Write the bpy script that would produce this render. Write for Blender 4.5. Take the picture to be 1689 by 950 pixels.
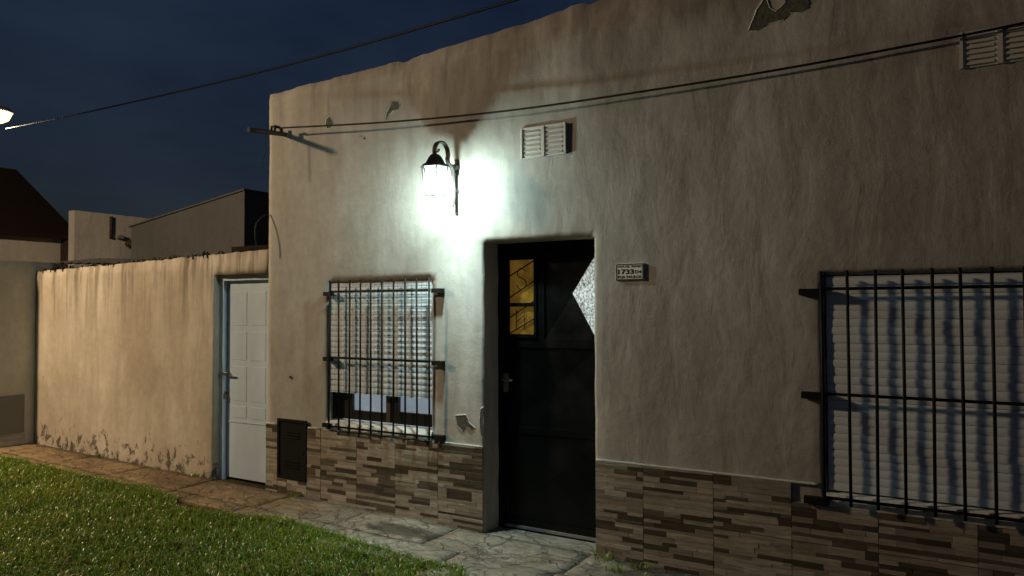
import bpy, bmesh, math, random
import numpy as np
from mathutils import Vector, Matrix, noise as mn

random.seed(7)
scene = bpy.context.scene
for o in list(bpy.data.objects):
    bpy.data.objects.remove(o)
col = scene.collection
rad = math.radians

# ------------------------------------------------------------------ camera
cam_d = bpy.data.cameras.new('camera')
cam = bpy.data.objects.new('camera', cam_d); col.objects.link(cam)
YAW, PITCH, ROLL = 0.53364, 0.02558, -0.00316
fwd = Vector((-math.sin(YAW)*math.cos(PITCH), math.cos(YAW)*math.cos(PITCH), math.sin(PITCH)))
rgt0 = Vector((math.cos(YAW), math.sin(YAW), 0)); up0 = rgt0.cross(fwd)
rgt = math.cos(ROLL)*rgt0 + math.sin(ROLL)*up0
upv = -math.sin(ROLL)*rgt0 + math.cos(ROLL)*up0
cam.matrix_world = Matrix(((rgt.x, upv.x, -fwd.x, 0.0), (rgt.y, upv.y, -fwd.y, -4.64),
                           (rgt.z, upv.z, -fwd.z, 1.67), (0, 0, 0, 1)))
cam_d.sensor_width = 36.0
cam_d.lens = 1216/1689*36
cam_d.clip_start = 0.05; cam_d.clip_end = 2000
scene.camera = cam

# ------------------------------------------------------------------ sky: dusk, heavy cloud
SKY_STRENGTH = 0.0054
world = bpy.data.worlds.new('World'); scene.world = world; world.use_nodes = True
wt = world.node_tree; wt.nodes.clear()
w_out = wt.nodes.new('ShaderNodeOutputWorld'); w_bg = wt.nodes.new('ShaderNodeBackground')
sky = wt.nodes.new('ShaderNodeTexSky'); sky.sky_type = 'NISHITA'; sky.sun_disc = False
sky.sun_elevation = rad(10.0); sky.sun_rotation = rad(150)
sky.air_density = 1.0; sky.dust_density = 0.1; sky.ozone_density = 5.0
w_tc = wt.nodes.new('ShaderNodeTexCoord')
w_mp = wt.nodes.new('ShaderNodeMapping'); w_mp.inputs['Scale'].default_value = (1.0, 1.0, 2.6); w_mp.inputs['Location'].default_value = (4.0, 1.3, 0.4)
w_n = wt.nodes.new('ShaderNodeTexNoise'); w_n.inputs['Scale'].default_value = 2.1
w_n.inputs['Detail'].default_value = 5; w_n.inputs['Roughness'].default_value = 0.5
w_r = wt.nodes.new('ShaderNodeValToRGB')
w_r.color_ramp.elements[0].position = 0.34; w_r.color_ramp.elements[0].color = (0.72, 0.50, 0.52, 1)
w_r.color_ramp.elements[1].position = 0.70; w_r.color_ramp.elements[1].color = (2.1, 1.25, 1.05, 1)
w_m = wt.nodes.new('ShaderNodeMix'); w_m.data_type = 'RGBA'; w_m.blend_type = 'MULTIPLY'
w_m.inputs['Factor'].default_value = 1.0
wt.links.new(w_tc.outputs['Generated'], w_mp.inputs['Vector'])
wt.links.new(w_mp.outputs['Vector'], w_n.inputs['Vector'])
wt.links.new(w_n.outputs['Fac'], w_r.inputs['Fac'])
wt.links.new(sky.outputs['Color'], w_m.inputs['A']); wt.links.new(w_r.outputs['Color'], w_m.inputs['B'])
w_s = wt.nodes.new('ShaderNodeSeparateXYZ'); wt.links.new(w_tc.outputs['Generated'], w_s.inputs[0])
w_e = wt.nodes.new('ShaderNodeMapRange')                     # thinner cloud, and so more light, overhead
for k_, v_ in (('From Min', 0.0), ('From Max', 0.45), ('To Min', 0.40), ('To Max', 2.5)): w_e.inputs[k_].default_value = v_
wt.links.new(w_s.outputs['Z'], w_e.inputs['Value'])
w_m2 = wt.nodes.new('ShaderNodeMix'); w_m2.data_type = 'RGBA'; w_m2.blend_type = 'MULTIPLY'; w_m2.inputs['Factor'].default_value = 1.0
wt.links.new(w_m.outputs['Result'], w_m2.inputs['A']); wt.links.new(w_e.outputs['Result'], w_m2.inputs['B'])
wt.links.new(w_m2.outputs['Result'], w_bg.inputs['Color'])
w_bg.inputs['Strength'].default_value = SKY_STRENGTH
wt.links.new(w_bg.outputs['Background'], w_out.inputs['Surface'])

# ------------------------------------------------------------------ view, light levels (lamps are built further down)
scene.view_settings.view_transform = 'Standard'
scene.view_settings.look = 'None'
scene.view_settings.exposure = 0.25
scene.view_settings.gamma = 1.0
scene.view_settings.use_curve_mapping = False
scene.render.engine = 'CYCLES'
scene.cycles.max_bounces = 6; scene.cycles.transparent_max_bounces = 8
LANTERN_EMIT = 3500.0        # bulb of the wall lantern
STREET_W = 1280.0            # sodium lamp over the lawn
FAR_LAMP_W = 500.0          # sodium lamp behind the neighbours

# ================================================================== helpers
def mat(name, base=(0.5, 0.5, 0.5), rough=0.7, metal=0.0, spec=0.5):
    m = bpy.data.materials.new(name); m.use_nodes = True
    b = m.node_tree.nodes['Principled BSDF']
    b.inputs['Base Color'].default_value = (*base, 1); b.inputs['Roughness'].default_value = rough
    b.inputs['Metallic'].default_value = metal; b.inputs['Specular IOR Level'].default_value = spec
    return m

class NT:
    """small wrapper for building node materials"""
    def __init__(s, m):
        s.m = m; s.t = m.node_tree; s.b = s.t.nodes['Principled BSDF']
        s.co = s.t.nodes.new('ShaderNodeTexCoord').outputs['Object']
    def n(s, typ, **kw):
        x = s.t.nodes.new(typ)
        for k, v in kw.items(): setattr(x, k, v)
        return x
    def l(s, a, b): s.t.links.new(a, b)
    def mapped(s, scale, loc=(0, 0, 0), src=None):
        x = s.n('ShaderNodeMapping'); x.inputs['Scale'].default_value = scale; x.inputs['Location'].default_value = loc
        s.l(src or s.co, x.inputs['Vector']); return x.outputs['Vector']
    def noise(s, scale, detail=4, rough=0.55, vec=None, dist=0.0):
        x = s.n('ShaderNodeTexNoise'); x.inputs['Scale'].default_value = scale; x.inputs['Detail'].default_value = detail
        x.inputs['Roughness'].default_value = rough; x.inputs['Distortion'].default_value = dist
        s.l(vec or s.co, x.inputs['Vector']); return x.outputs['Fac']
    def vor(s, scale, vec=None, feature='DISTANCE_TO_EDGE', out='Distance'):
        x = s.n('ShaderNodeTexVoronoi', feature=feature); x.inputs['Scale'].default_value = scale
        s.l(vec or s.co, x.inputs['Vector']); return x.outputs[out]
    def ramp(s, fac, stops):
        x = s.n('ShaderNodeValToRGB'); e = x.color_ramp.elements
        while len(e) < len(stops): e.new(0.5)
        for el, (p, c) in zip(e, stops):
            el.position = p; el.color = (*c, 1) if isinstance(c, tuple) else (c, c, c, 1)
        s.l(fac, x.inputs['Fac']); return x.outputs['Color']
    def mix(s, fac, a, b, blend='MIX'):
        x = s.n('ShaderNodeMix', data_type='RGBA', blend_type=blend)
        for v, i in ((fac, 'Factor'), (a, 'A'), (b, 'B')):
            if isinstance(v, (int, float)) and i == 'Factor': x.inputs[i].default_value = v
            elif isinstance(v, tuple): x.inputs[i].default_value = (*v, 1)
            else: s.l(v, x.inputs[i])
        return x.outputs['Result']
    def math(s, op, a, b=0.0, c=0.0):
        x = s.n('ShaderNodeMath', operation=op)
        for i, v in enumerate((a, b, c)):
            if isinstance(v, (int, float)): x.inputs[i].default_value = v
            else: s.l(v, x.inputs[i])
        return x.outputs['Value']
    def sep(s, vec=None):
        x = s.n('ShaderNodeSeparateXYZ'); s.l(vec or s.co, x.inputs[0]); return x.outputs
    def rng(s, v, a, b, c=0.0, d=1.0):
        x = s.n('ShaderNodeMapRange'); s.l(v, x.inputs['Value'])
        for k, w in zip(('From Min', 'From Max', 'To Min', 'To Max'), (a, b, c, d)): x.inputs[k].default_value = w
        return x.outputs['Result']
    def bump(s, h, dist=0.01, strength=1.0, nrm=None):
        x = s.n('ShaderNodeBump'); x.inputs['Distance'].default_value = dist; x.inputs['Strength'].default_value = strength
        s.l(h, x.inputs['Height'])
        if nrm: s.l(nrm, x.inputs['Normal'])
        return x.outputs['Normal']
    def out(s, color=None, rough=None, normal=None):
        if color is not None: s.l(color, s.b.inputs['Base Color'])
        if rough is not None: s.l(rough, s.b.inputs['Roughness'])
        if normal is not None: s.l(normal, s.b.inputs['Normal'])
        return s.m

class MB:
    """collects shapes, builds ONE mesh object"""
    def __init__(s): s.v = []; s.f = []; s.c = []; s.smooth = []
    def add(s, vs, fs, smooth=False, color=None):
        n = len(s.v); s.v += [tuple(p) for p in vs]
        for f in fs:
            s.f.append(tuple(i+n for i in f)); s.smooth.append(smooth); s.c.append(color)
        return s
    def box(s, x0, x1, y0, y1, z0, z1, color=None, ch=0.0):
        if ch <= 0:
            vs = [(x, y, z) for z in (z0, z1) for y in (y0, y1) for x in (x0, x1)]
            return s.add(vs, [(0, 2, 3, 1), (4, 5, 7, 6), (0, 1, 5, 4), (2, 6, 7, 3), (0, 4, 6, 2), (1, 3, 7, 5)], color=color)
        # chamfer on the four edges of the -y face
        vs = [(x0, y1, z0), (x1, y1, z0), (x1, y1, z1), (x0, y1, z1),
              (x0, y0+ch, z0), (x1, y0+ch, z0), (x1, y0+ch, z1), (x0, y0+ch, z1),
              (x0+ch, y0, z0+ch), (x1-ch, y0, z0+ch), (x1-ch, y0, z1-ch), (x0+ch, y0, z1-ch)]
        fs = [(8, 9, 10, 11), (3, 2, 1, 0)]
        for k in range(4):
            j = (k+1) % 4
            fs += [(4+k, 4+j, 8+j, 8+k), (k, j, 4+j, 4+k)]
        return s.add(vs, fs, color=color)
    def tube(s, pts, r, n=8, cap=True, smooth=True, color=None):
        pts = [Vector(p) for p in pts]; rs = r if isinstance(r, (list, tuple)) else [r]*len(pts)
        vs = []; fs = []
        t0 = (pts[1]-pts[0]).normalized()
        ref = Vector((0, 0, 1)) if abs(t0.z) < 0.9 else Vector((1, 0, 0))
        u = t0.cross(ref).normalized()
        for i, p in enumerate(pts):
            t = ((pts[min(i+1, len(pts)-1)] - pts[max(i-1, 0)])).normalized()
            u = (u - t*u.dot(t)).normalized(); w = t.cross(u)
            for k in range(n):
                a = 2*math.pi*k/n
                vs.append(p + (u*math.cos(a) + w*math.sin(a))*rs[i])
        for i in range(len(pts)-1):
            for k in range(n):
                j = (k+1) % n
                fs.append((i*n+k, i*n+j, (i+1)*n+j, (i+1)*n+k))
        s.add(vs, fs, smooth, color)
        if cap:
            m = len(s.v)-len(vs)
            s.f.append(tuple(m+k for k in range(n))[::-1]); s.smooth.append(False); s.c.append(color)
            s.f.append(tuple(m+(len(pts)-1)*n+k for k in range(n))); s.smooth.append(False); s.c.append(color)
        return s
    def ribbon(s, pts, w, t, side=(1, 0, 0)):
        """flat bar swept along pts: width w along `side`, thickness t"""
        pts = [Vector(p) for p in pts]; side = Vector(side); vs = []; fs = []
        for i, p in enumerate(pts):
            d = (pts[min(i+1, len(pts)-1)] - pts[max(i-1, 0)]).normalized(); nn = d.cross(side).normalized()
            vs += [p+side*w/2+nn*t/2, p-side*w/2+nn*t/2, p-side*w/2-nn*t/2, p+side*w/2-nn*t/2]
        for i in range(len(pts)-1):
            for k in range(4):
                j = (k+1) % 4; fs.append((i*4+k, i*4+j, i*4+4+j, i*4+4+k))
        e = (len(pts)-1)*4
        fs += [(3, 2, 1, 0), (e, e+1, e+2, e+3)]
        return s.add(vs, fs)
    def prism(s, poly, y0, y1, color=None):
        """polygon in x,z extruded from y0 to y1"""
        n = len(poly)
        vs = [(x, y0, z) for x, z in poly] + [(x, y1, z) for x, z in poly]
        fs = [tuple(range(n)), tuple(range(2*n-1, n-1, -1))]
        for k in range(n): fs.append((k, n+k, n+(k+1) % n, (k+1) % n))
        return s.add(vs, fs, color=color)
    def lathe(s, prof, c, n=16, smooth=True, phase=0.0):
        """profile (r,z) round the vertical axis through c"""
        vs = []; fs = []
        for r, z in prof:
            for k in range(n):
                a = 2*math.pi*k/n+phase; vs.append((c[0]+r*math.cos(a), c[1]+r*math.sin(a), c[2]+z))
        for i in range(len(prof)-1):
            for k in range(n):
                j = (k+1) % n; fs.append((i*n+k, i*n+j, (i+1)*n+j, (i+1)*n+k))
        fs += [tuple(range(n))[::-1], tuple((len(prof)-1)*n+k for k in range(n))]
        return s.add(vs, fs, smooth)
    def mesh(s, name, fix=True):
        me = bpy.data.meshes.new(name); me.from_pydata(s.v, [], s.f)
        me.polygons.foreach_set('use_smooth', s.smooth)
        if any(c is not None for c in s.c):
            at = me.color_attributes.new('tone', 'FLOAT_COLOR', 'CORNER')
            for p, c in zip(me.polygons, s.c):
                for li in p.loop_indices: at.data[li].color = (*(c or (0.5, 0.5, 0.5)), 1)
        if fix:
            bm = bmesh.new(); bm.from_mesh(me); bmesh.ops.recalc_face_normals(bm, faces=bm.faces); bm.to_mesh(me); bm.free()
        me.update(); return me
    def build(s, name, m, parent=None, fix=True):
        return obj(name, s.mesh(name, fix), m, parent)

def obj(name, me, m, parent=None):
    o = bpy.data.objects.new(name, me); col.objects.link(o)
    if m is not None and len(me.materials) == 0: me.materials.append(m)
    if parent is not None: o.parent = parent
    return o
def inst(name, me, parent, loc=(0, 0, 0)):
    o = bpy.data.objects.new(name, me); col.objects.link(o); o.parent = parent; o.location = loc
    return o
def tag(o, label=None, cat=None, group=None, kind=None):
    for k, v in (('label', label), ('category', cat), ('group', group), ('kind', kind)):
        if v: o[k] = v
    return o
def empty(name, loc=(0, 0, 0)):
    o = bpy.data.objects.new(name, None); col.objects.link(o); o.location = loc; o.empty_display_size = 0.2
    return o
def local(root):
    """translate a world-built child so that it sits right under a root that is not at the origin"""
    inv = Matrix.Translation(-root.location)
    for c in root.children: c.matrix_parent_inverse = inv

def gz(x):                         # the street falls slightly towards the right
    return -0.014*(max(-14.0, min(5.0, x))+3.0)

def noise2(x, z, s=0.0): return mn.noise(Vector((x, s, z)))
def disp(x, z):                    # hand-trowelled unevenness of the render
    d = 0.0075*noise2(x*1.1, z*0.9, 3.1) + 0.0042*noise2(x*3.1, z*2.2, 8.7) + 0.0016*noise2(x*9, z*6, 1.3)
    k = min(1.0, max(0.0, (z-0.62)/0.12))
    return d*k + 0.003*(1-k)

# ================================================================== materials
def plaster(name, light, dark, kind='house'):
    m = mat(name, rough=0.85, spec=0.25); t = NT(m); X = t.sep()
    blot = t.noise(0.9, 5, 0.6, t.mapped((1, 1, 0.75)))
    streak = t.noise(3.2, 4, 0.6, t.mapped((1.0, 1, 0.16), (4, 0, 1)), 0.4)
    fine = t.noise(14, 5, 0.65)
    brush = t.noise(7, 5, 0.62, t.mapped((1.0, 1, 0.36), (9, 0, 3)), 0.6)
    c = t.mix(t.ramp(blot, [(0.36, 0.0), (0.68, 1.0)]), dark, light)
    c = t.mix(t.math('MULTIPLY', t.ramp(streak, [(0.42, 1.0), (0.62, 0.0)]), 0.6), c, dark)
    c = t.mix(0.35, c, t.ramp(fine, [(0.3, 0.72), (0.7, 1.12)]), 'MULTIPLY')
    c = t.mix(0.38 if kind == 'house' else 0.22, c, t.ramp(brush, [(0.32, 0.68), (0.66, 1.14)]), 'MULTIPLY')
    if kind == 'house':
        # damp that has crept down from the parapet
        damp = t.noise(1.25, 5, 0.62, t.mapped((1, 1, 0.7), (2.2, 0, 5.3)), 0.5)
        hi = t.math('MULTIPLY', t.rng(X['Z'], 2.5, 3.4), t.rng(X['X'], -4.6, -3.0, 0.35, 1.0))
        k = t.math('MULTIPLY', hi, t.ramp(damp, [(0.40, 0.0), (0.60, 1.0)]))
        c = t.mix(t.math('MULTIPLY', k, 0.72), c, (0.165, 0.135, 0.108))
        drip = t.noise(6.5, 3, 0.6, t.mapped((1, 1, 0.09), (1, 0, 0)), 0.3)
        k2 = t.math('MULTIPLY', t.rng(X['Z'], 2.9, 3.75), t.ramp(drip, [(0.50, 0.0), (0.66, 1.0)]))
        c = t.mix(t.math('MULTIPLY', k2, 0.45), c, (0.12, 0.10, 0.08))
    if kind == 'yard':
        drip = t.noise(8.0, 4, 0.65, t.mapped((1, 1, 0.07)), 0.3)
        k = t.math('MULTIPLY', t.rng(X['Z'], 1.35, 2.2), t.ramp(drip, [(0.46, 0.0), (0.62, 1.0)]))
        c = t.mix(t.math('MULTIPLY', k, 0.8), c, (0.085, 0.065, 0.045))
        mould = t.noise(10, 6, 0.72, t.mapped((1, 1, 0.7)), 0.5)
        low = t.rng(X['Z'], 0.55, 0.02)
        k = t.ramp(t.math('ADD', t.math('MULTIPLY', low, 0.20), mould), [(0.655, 0.0), (0.74, 1.0)])
        k = t.math('MULTIPLY', k, t.rng(X['Z'], 0.62, 0.3))
        c = t.mix(t.math('MULTIPLY', k, 0.85), c, (0.045, 0.038, 0.026))
        sc = t.noise(5.5, 5, 0.75, t.mapped((1.3, 1, 0.35), (7, 0, 2)), 1.0)
        c = t.mix(t.math('MULTIPLY', t.ramp(sc, [(0.675, 0.0), (0.72, 1.0)]), 0.7), c, (0.06, 0.05, 0.04))
    trowel = t.noise(5.0, 4, 0.5, t.mapped((1.0, 1, 0.34)), 0.5)
    ridge = t.math('ABSOLUTE', t.math('SUBTRACT', trowel, 0.5))
    n = t.bump(t.noise(2.3, 3, 0.5, t.mapped((1.0, 1, 0.7), (3, 0, 1))), 0.030, 0.5)
    n = t.bump(trowel, 0.016, 0.6, n)
    n = t.bump(t.ramp(ridge, [(0.0, 1.0), (0.03, 0.0)]), 0.0010, 0.18, n)
    n = t.bump(fine, 0.006, 0.5, n)
    n = t.bump(t.noise(90, 3, 0.6), 0.0015, 0.6, n)
    return t.out(c, normal=n)

M = {}
M['house'] = plaster('house_plaster', (0.575, 0.565, 0.545), (0.365, 0.345, 0.32))
M['yard'] = plaster('garden_wall_plaster', (0.64, 0.585, 0.51), (0.38, 0.325, 0.265), 'yard')
M['pale'] = plaster('pale_plaster', (0.52, 0.50, 0.48), (0.40, 0.38, 0.36), 'plain')
M['dimmed_pale'] = plaster('dimmed_pale_plaster', (0.11, 0.112, 0.118), (0.085, 0.086, 0.09), 'plain')  # darkened copy of the pale plaster, dim light put into its colour
M['pier'] = plaster('pier_plaster', (0.70, 0.67, 0.60), (0.56, 0.53, 0.46), 'plain')
M['grey_wall'] = plaster('grey_plaster', (0.36, 0.35, 0.33), (0.28, 0.27, 0.25), 'plain')

m = mat('bare_plaster', rough=0.95, spec=0.1); t = NT(m)
f = t.noise(40, 5, 0.7)
t.out(t.ramp(f, [(0.3, (0.07, 0.066, 0.058)), (0.7, (0.14, 0.131, 0.115))]), normal=t.bump(f, 0.006)); M['bare'] = m
M['flake'] = mat('paint_flake', (0.46, 0.445, 0.415), 0.85, spec=0.15)

m = mat('black_iron', (0.007, 0.007, 0.007), 0.6, spec=0.2); t = NT(m)
t.out(normal=t.bump(t.noise(120, 3), 0.001, 0.5)); M['iron'] = m
M['lantern_metal'] = mat('lantern_metal', (0.016, 0.015, 0.014), 0.42, 0.0, 0.5)
M['rubber'] = mat('cable_rubber', (0.008, 0.008, 0.009), 0.6, spec=0.2)
m = mat('rusty_iron', (0.05, 0.03, 0.02), 0.8); t = NT(m)
t.out(t.ramp(t.noise(30, 4), [(0.35, (0.012, 0.011, 0.010)), (0.7, (0.075, 0.036, 0.020))])); M['rust'] = m

m = mat('black_door_paint', (0.003, 0.0045, 0.005), 0.30, spec=0.22); t = NT(m)
t.out(rough=t.ramp(t.noise(5, 4), [(0.3, 0.26), (0.7, 0.48)]), normal=t.bump(t.noise(70, 3, 0.6), 0.002, 0.5)); M['door'] = m

m = mat('white_door_paint', (0.56, 0.60, 0.66), 0.36, spec=0.45); t = NT(m)
f = t.noise(2.2, 5, 0.6, t.mapped((1, 1, 0.35)))
t.out(t.ramp(f, [(0.3, (0.42, 0.52, 0.64)), (0.62, (0.54, 0.65, 0.80))]), normal=t.bump(t.noise(11, 4), 0.006, 0.5)); M['white_door'] = m

m = mat('shutter_pvc', (0.6, 0.62, 0.66), 0.5, spec=0.4); t = NT(m)
f = t.noise(4.0, 4, 0.6, t.mapped((0.6, 1, 2.2)))
t.out(t.ramp(f, [(0.3, (0.66, 0.73, 0.82)), (0.7, (0.76, 0.83, 0.90))])); M['shutter'] = m
M['alu_dark'] = mat('dark_aluminium', (0.02, 0.018, 0.016), 0.4, 0.3)
M['curtain_rail'] = mat('brown_frame', (0.075, 0.055, 0.04), 0.5)
m = mat('sill_mortar', rough=0.85); t = NT(m); f = t.noise(9, 5, 0.65)
t.out(t.ramp(f, [(0.3, (0.42, 0.41, 0.38)), (0.7, (0.68, 0.67, 0.63))]), normal=t.bump(f, 0.012)); M['sill'] = m

# printed stone-look tile: each strip carries its own tone
m = mat('stone_look_tile', rough=0.42, spec=0.4); t = NT(m)
at = t.n('ShaderNodeVertexColor', layer_name='tone').outputs['Color']
g1 = t.noise(7, 5, 0.6, t.mapped((1.0, 1, 7.0)), 0.6)
g2 = t.noise(46, 4, 0.6, t.mapped((0.6, 1, 2.5)))
c = t.mix(0.8, at, t.ramp(g1, [(0.28, 0.58), (0.72, 1.28)]), 'MULTIPLY')
c = t.mix(0.5, c, t.ramp(g2, [(0.3, 0.75), (0.7, 1.2)]), 'MULTIPLY')
t.out(c, t.ramp(g1, [(0.3, 0.36), (0.7, 0.55)]), t.bump(g1, 0.004, 0.5)); M['tile'] = m
M['grout'] = mat('pale_grout', (0.50, 0.47, 0.42), 0.9)

# pavement
def paving(name, base, dark, stain=False):
    m = mat(name, rough=0.82, spec=0.35); t = NT(m)
    wv = t.n('ShaderNodeVectorMath', operation='ADD')
    nz = t.n('ShaderNodeTexNoise'); nz.inputs['Scale'].default_value = 2.4; nz.inputs['Detail'].default_value = 4
    t.l(t.co, nz.inputs['Vector'])
    sc = t.n('ShaderNodeVectorMath', operation='SCALE'); sc.inputs['Scale'].default_value = 0.75
    t.l(nz.outputs['Color'], sc.inputs[0]); t.l(t.co, wv.inputs[0]); t.l(sc.outputs[0], wv.inputs[1])
    crk = t.vor(3.1, t.mapped((0.8, 1.5, 1), src=wv.outputs[0]))
    crk2 = t.vor(8.5, t.mapped((0.7, 1.3, 1), (3, 1, 0), src=wv.outputs[0]))
    gate = t.ramp(t.noise(1.7, 3), [(0.44, 0.0), (0.58, 1.0)])
    line = t.ramp(crk, [(0.0, 1.0), (0.028, 0.0)])
    line2 = t.math('MULTIPLY', t.ramp(crk2, [(0.0, 1.0), (0.04, 0.0)]), gate)
    ln = t.math('MAXIMUM', line, line2)
    big = t.noise(1.3, 5, 0.65); fine = t.noise(22, 5, 0.7); scuff = t.noise(6.5, 6, 0.75, t.mapped((0.7, 1.4, 1)), 1.0)
    c = t.mix(t.ramp(big, [(0.35, 0.0), (0.65, 1.0)]), dark, base)
    if stain:
        k = t.math('ADD', t.rng(t.sep()['X'], -5.3, -3.9, 1.0, 0.0), t.math('MULTIPLY', t.math('SUBTRACT', t.noise(2.6, 5, 0.65), 0.5), 1.6))
        c = t.mix(t.ramp(k, [(0.25, 0.0), (0.75, 1.0)]), c, t.mix(t.ramp(big, [(0.35, 0.0), (0.65, 1.0)]), (0.15, 0.10, 0.055), (0.30, 0.215, 0.125)))
    if stain:
        # ragged patch where the top coat has broken away, and litter by the right-hand wall
        S = t.sep()
        ex = t.math('DIVIDE', t.math('ADD', S['X'], 3.50), 0.42); ey = t.math('DIVIDE', t.math('ADD', S['Y'], 0.30), 0.13)
        dd = t.math('SQRT', t.math('ADD', t.math('MULTIPLY', ex, ex), t.math('MULTIPLY', ey, ey)))
        dd = t.math('ADD', dd, t.math('MULTIPLY', t.math('SUBTRACT', t.noise(9, 4, 0.7), 0.5), 1.3))
        c = t.mix(t.math('MULTIPLY', t.ramp(dd, [(0.75, 1.0), (1.0, 0.0)]), 0.8), c, (0.075, 0.062, 0.045))
        lt = t.math('ADD', t.rng(S['X'], -2.3, -1.5), t.math('MULTIPLY', t.math('SUBTRACT', t.noise(5, 5, 0.7), 0.5), 1.2))
        c = t.mix(t.math('MULTIPLY', t.ramp(lt, [(0.35, 0.0), (0.7, 1.0)]), 0.75), c, (0.07, 0.058, 0.04))
    c = t.mix(0.75, c, t.ramp(scuff, [(0.34, 0.45), (0.52, 0.95), (0.70, 1.5)]), 'MULTIPLY')
    c = t.mix(0.6, c, t.ramp(fine, [(0.3, 0.6), (0.72, 1.25)]), 'MULTIPLY')
    c = t.mix(t.math('MULTIPLY', ln, 0.72), c, (0.03, 0.025, 0.02))
    n = t.bump(big, 0.05, 0.5); n = t.bump(scuff, 0.016, 0.6, n); n = t.bump(fine, 0.010, 0.7, n)
    n = t.bump(t.math('SUBTRACT', 1.0, ln), 0.010, 0.8, n)
    return t.out(c, t.ramp(fine, [(0.3, 0.6), (0.7, 0.95)]), n)
M['pave'] = paving('worn_cement', (0.40, 0.365, 0.31), (0.23, 0.19, 0.145), True)
M['threshold'] = paving('threshold_cement', (0.34, 0.325, 0.29), (0.22, 0.20, 0.17))
m = mat('soil', rough=0.95, spec=0.1); t = NT(m); f = t.noise(6, 6, 0.7); f2 = t.noise(0.6, 4)
c = t.mix(t.ramp(f2, [(0.4, 0.0), (0.6, 1.0)]), (0.028, 0.030, 0.012), (0.055, 0.045, 0.024))
t.out(t.mix(0.6, c, t.ramp(f, [(0.3, 0.5), (0.7, 1.4)]), 'MULTIPLY'), normal=t.bump(f, 0.04)); M['soil'] = m
m = mat('grass_blade', rough=0.34, spec=0.6); t = NT(m)
at = t.n('ShaderNodeVertexColor', layer_name='tone').outputs['Color']
t.out(at); t.b.inputs['Transmission Weight'].default_value = 0.0
tr = t.n('ShaderNodeBsdfTranslucent'); t.l(at, tr.inputs['Color'])
mx = t.n('ShaderNodeMixShader'); mx.inputs[0].default_value = 0.40
t.l(t.b.outputs[0], mx.inputs[1]); t.l(tr.outputs[0], mx.inputs[2])
t.l(mx.outputs[0], t.t.nodes['Material Output'].inputs['Surface']); M['grass'] = m

def emitter(name, color, strength):
    m = bpy.data.materials.new(name); m.use_nodes = True; nt = m.node_tree; nt.nodes.clear()
    e = nt.nodes.new('ShaderNodeEmission'); o = nt.nodes.new('ShaderNodeOutputMaterial')
    e.inputs['Color'].default_value = (*color, 1); e.inputs['Strength'].default_value = strength
    nt.links.new(e.outputs[0], o.inputs['Surface']); return m
M['bulb'] = emitter('led_bulb', (0.76, 1.0, 0.92), LANTERN_EMIT)
M['sodium'] = emitter('sodium_lens', (1.0, 0.62, 0.24), 3.6)

def thin_glass(name, tint, glossy=0.10, transl=0.25):
    m = bpy.data.materials.new(name); m.use_nodes = True; nt = m.node_tree; nt.nodes.clear()
    o = nt.nodes.new('ShaderNodeOutputMaterial')
    a = nt.nodes.new('ShaderNodeBsdfTransparent'); a.inputs[0].default_value = (*tint, 1)
    b = nt.nodes.new('ShaderNodeBsdfTranslucent'); b.inputs[0].default_value = (0.95, 0.95, 0.95, 1)
    g = nt.nodes.new('ShaderNodeBsdfGlossy'); g.inputs['Roughness'].default_value = 0.08
    m1 = nt.nodes.new('ShaderNodeMixShader'); m1.inputs[0].default_value = transl
    m2 = nt.nodes.new('ShaderNodeMixShader'); m2.inputs[0].default_value = glossy
    nt.links.new(a.outputs[0], m1.inputs[1]); nt.links.new(b.outputs[0], m1.inputs[2])
    nt.links.new(m1.outputs[0], m2.inputs[1]); nt.links.new(g.outputs[0], m2.inputs[2])
    nt.links.new(m2.outputs[0], o.inputs['Surface']); return m
M['lantern_glass'] = thin_glass('lantern_glass', (0.50, 0.505, 0.50), 0.05, 0.12)
M['window_glass'] = thin_glass('window_glass', (0.85, 0.87, 0.88), 0.12, 0.0)
def glow_surface(name, c0, c1, scale, strength):
    m = bpy.data.materials.new(name); m.use_nodes = True; t = NT(m)
    f = t.noise(scale, 5, 0.7, t.mapped((1, 1, 0.8)))
    c = t.ramp(f, [(0.36, c0), (0.64, c1)])
    t.out(c, normal=t.bump(f, 0.004)); t.b.inputs['Roughness'].default_value = 0.25
    t.l(c, t.b.inputs['Emission Color']); t.b.inputs['Emission Strength'].default_value = strength
    return m
M['amber'] = glow_surface('amber_glass', (0.16, 0.085, 0.012), (0.30, 0.165, 0.025), 9, 0.26)
M['triangle_glow'] = glow_surface('speckled_glow', (0.03, 0.045, 0.045), (0.62, 0.70, 0.70), 60, 0.75)
M['glow_curtain'] = glow_surface('glow_curtain', (0.50, 0.58, 0.66), (0.60, 0.68, 0.75), 3, 0.42)
M['sign_white'] = mat('sign_white', (0.80, 0.81, 0.77), 0.4)
M['sign_black'] = mat('sign_black', (0.01, 0.01, 0.01), 0.4)
M['vent'] = mat('vent_paint', (0.55, 0.53, 0.50), 0.7)
M['dark_void'] = mat('dark_inside', (0.02, 0.02, 0.02), 0.9)
M['roof_dark'] = mat('dark_roof_tiles', (0.018, 0.012, 0.010), 0.9, spec=0.1)
M['bitumen'] = mat('bitumen', (0.03, 0.03, 0.03), 0.9)
M['shard'] = mat('bottle_glass_shard', (0.02, 0.03, 0.02), 0.12, spec=0.8)
M['meter_grey'] = mat('grey_meter_panel', (0.20, 0.20, 0.18), 0.7)
M['steel'] = mat('galvanised_steel', (0.30, 0.30, 0.30), 0.5, 0.6)
M['brass'] = mat('dull_brass', (0.20, 0.17, 0.12), 0.4, 0.8)

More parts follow.
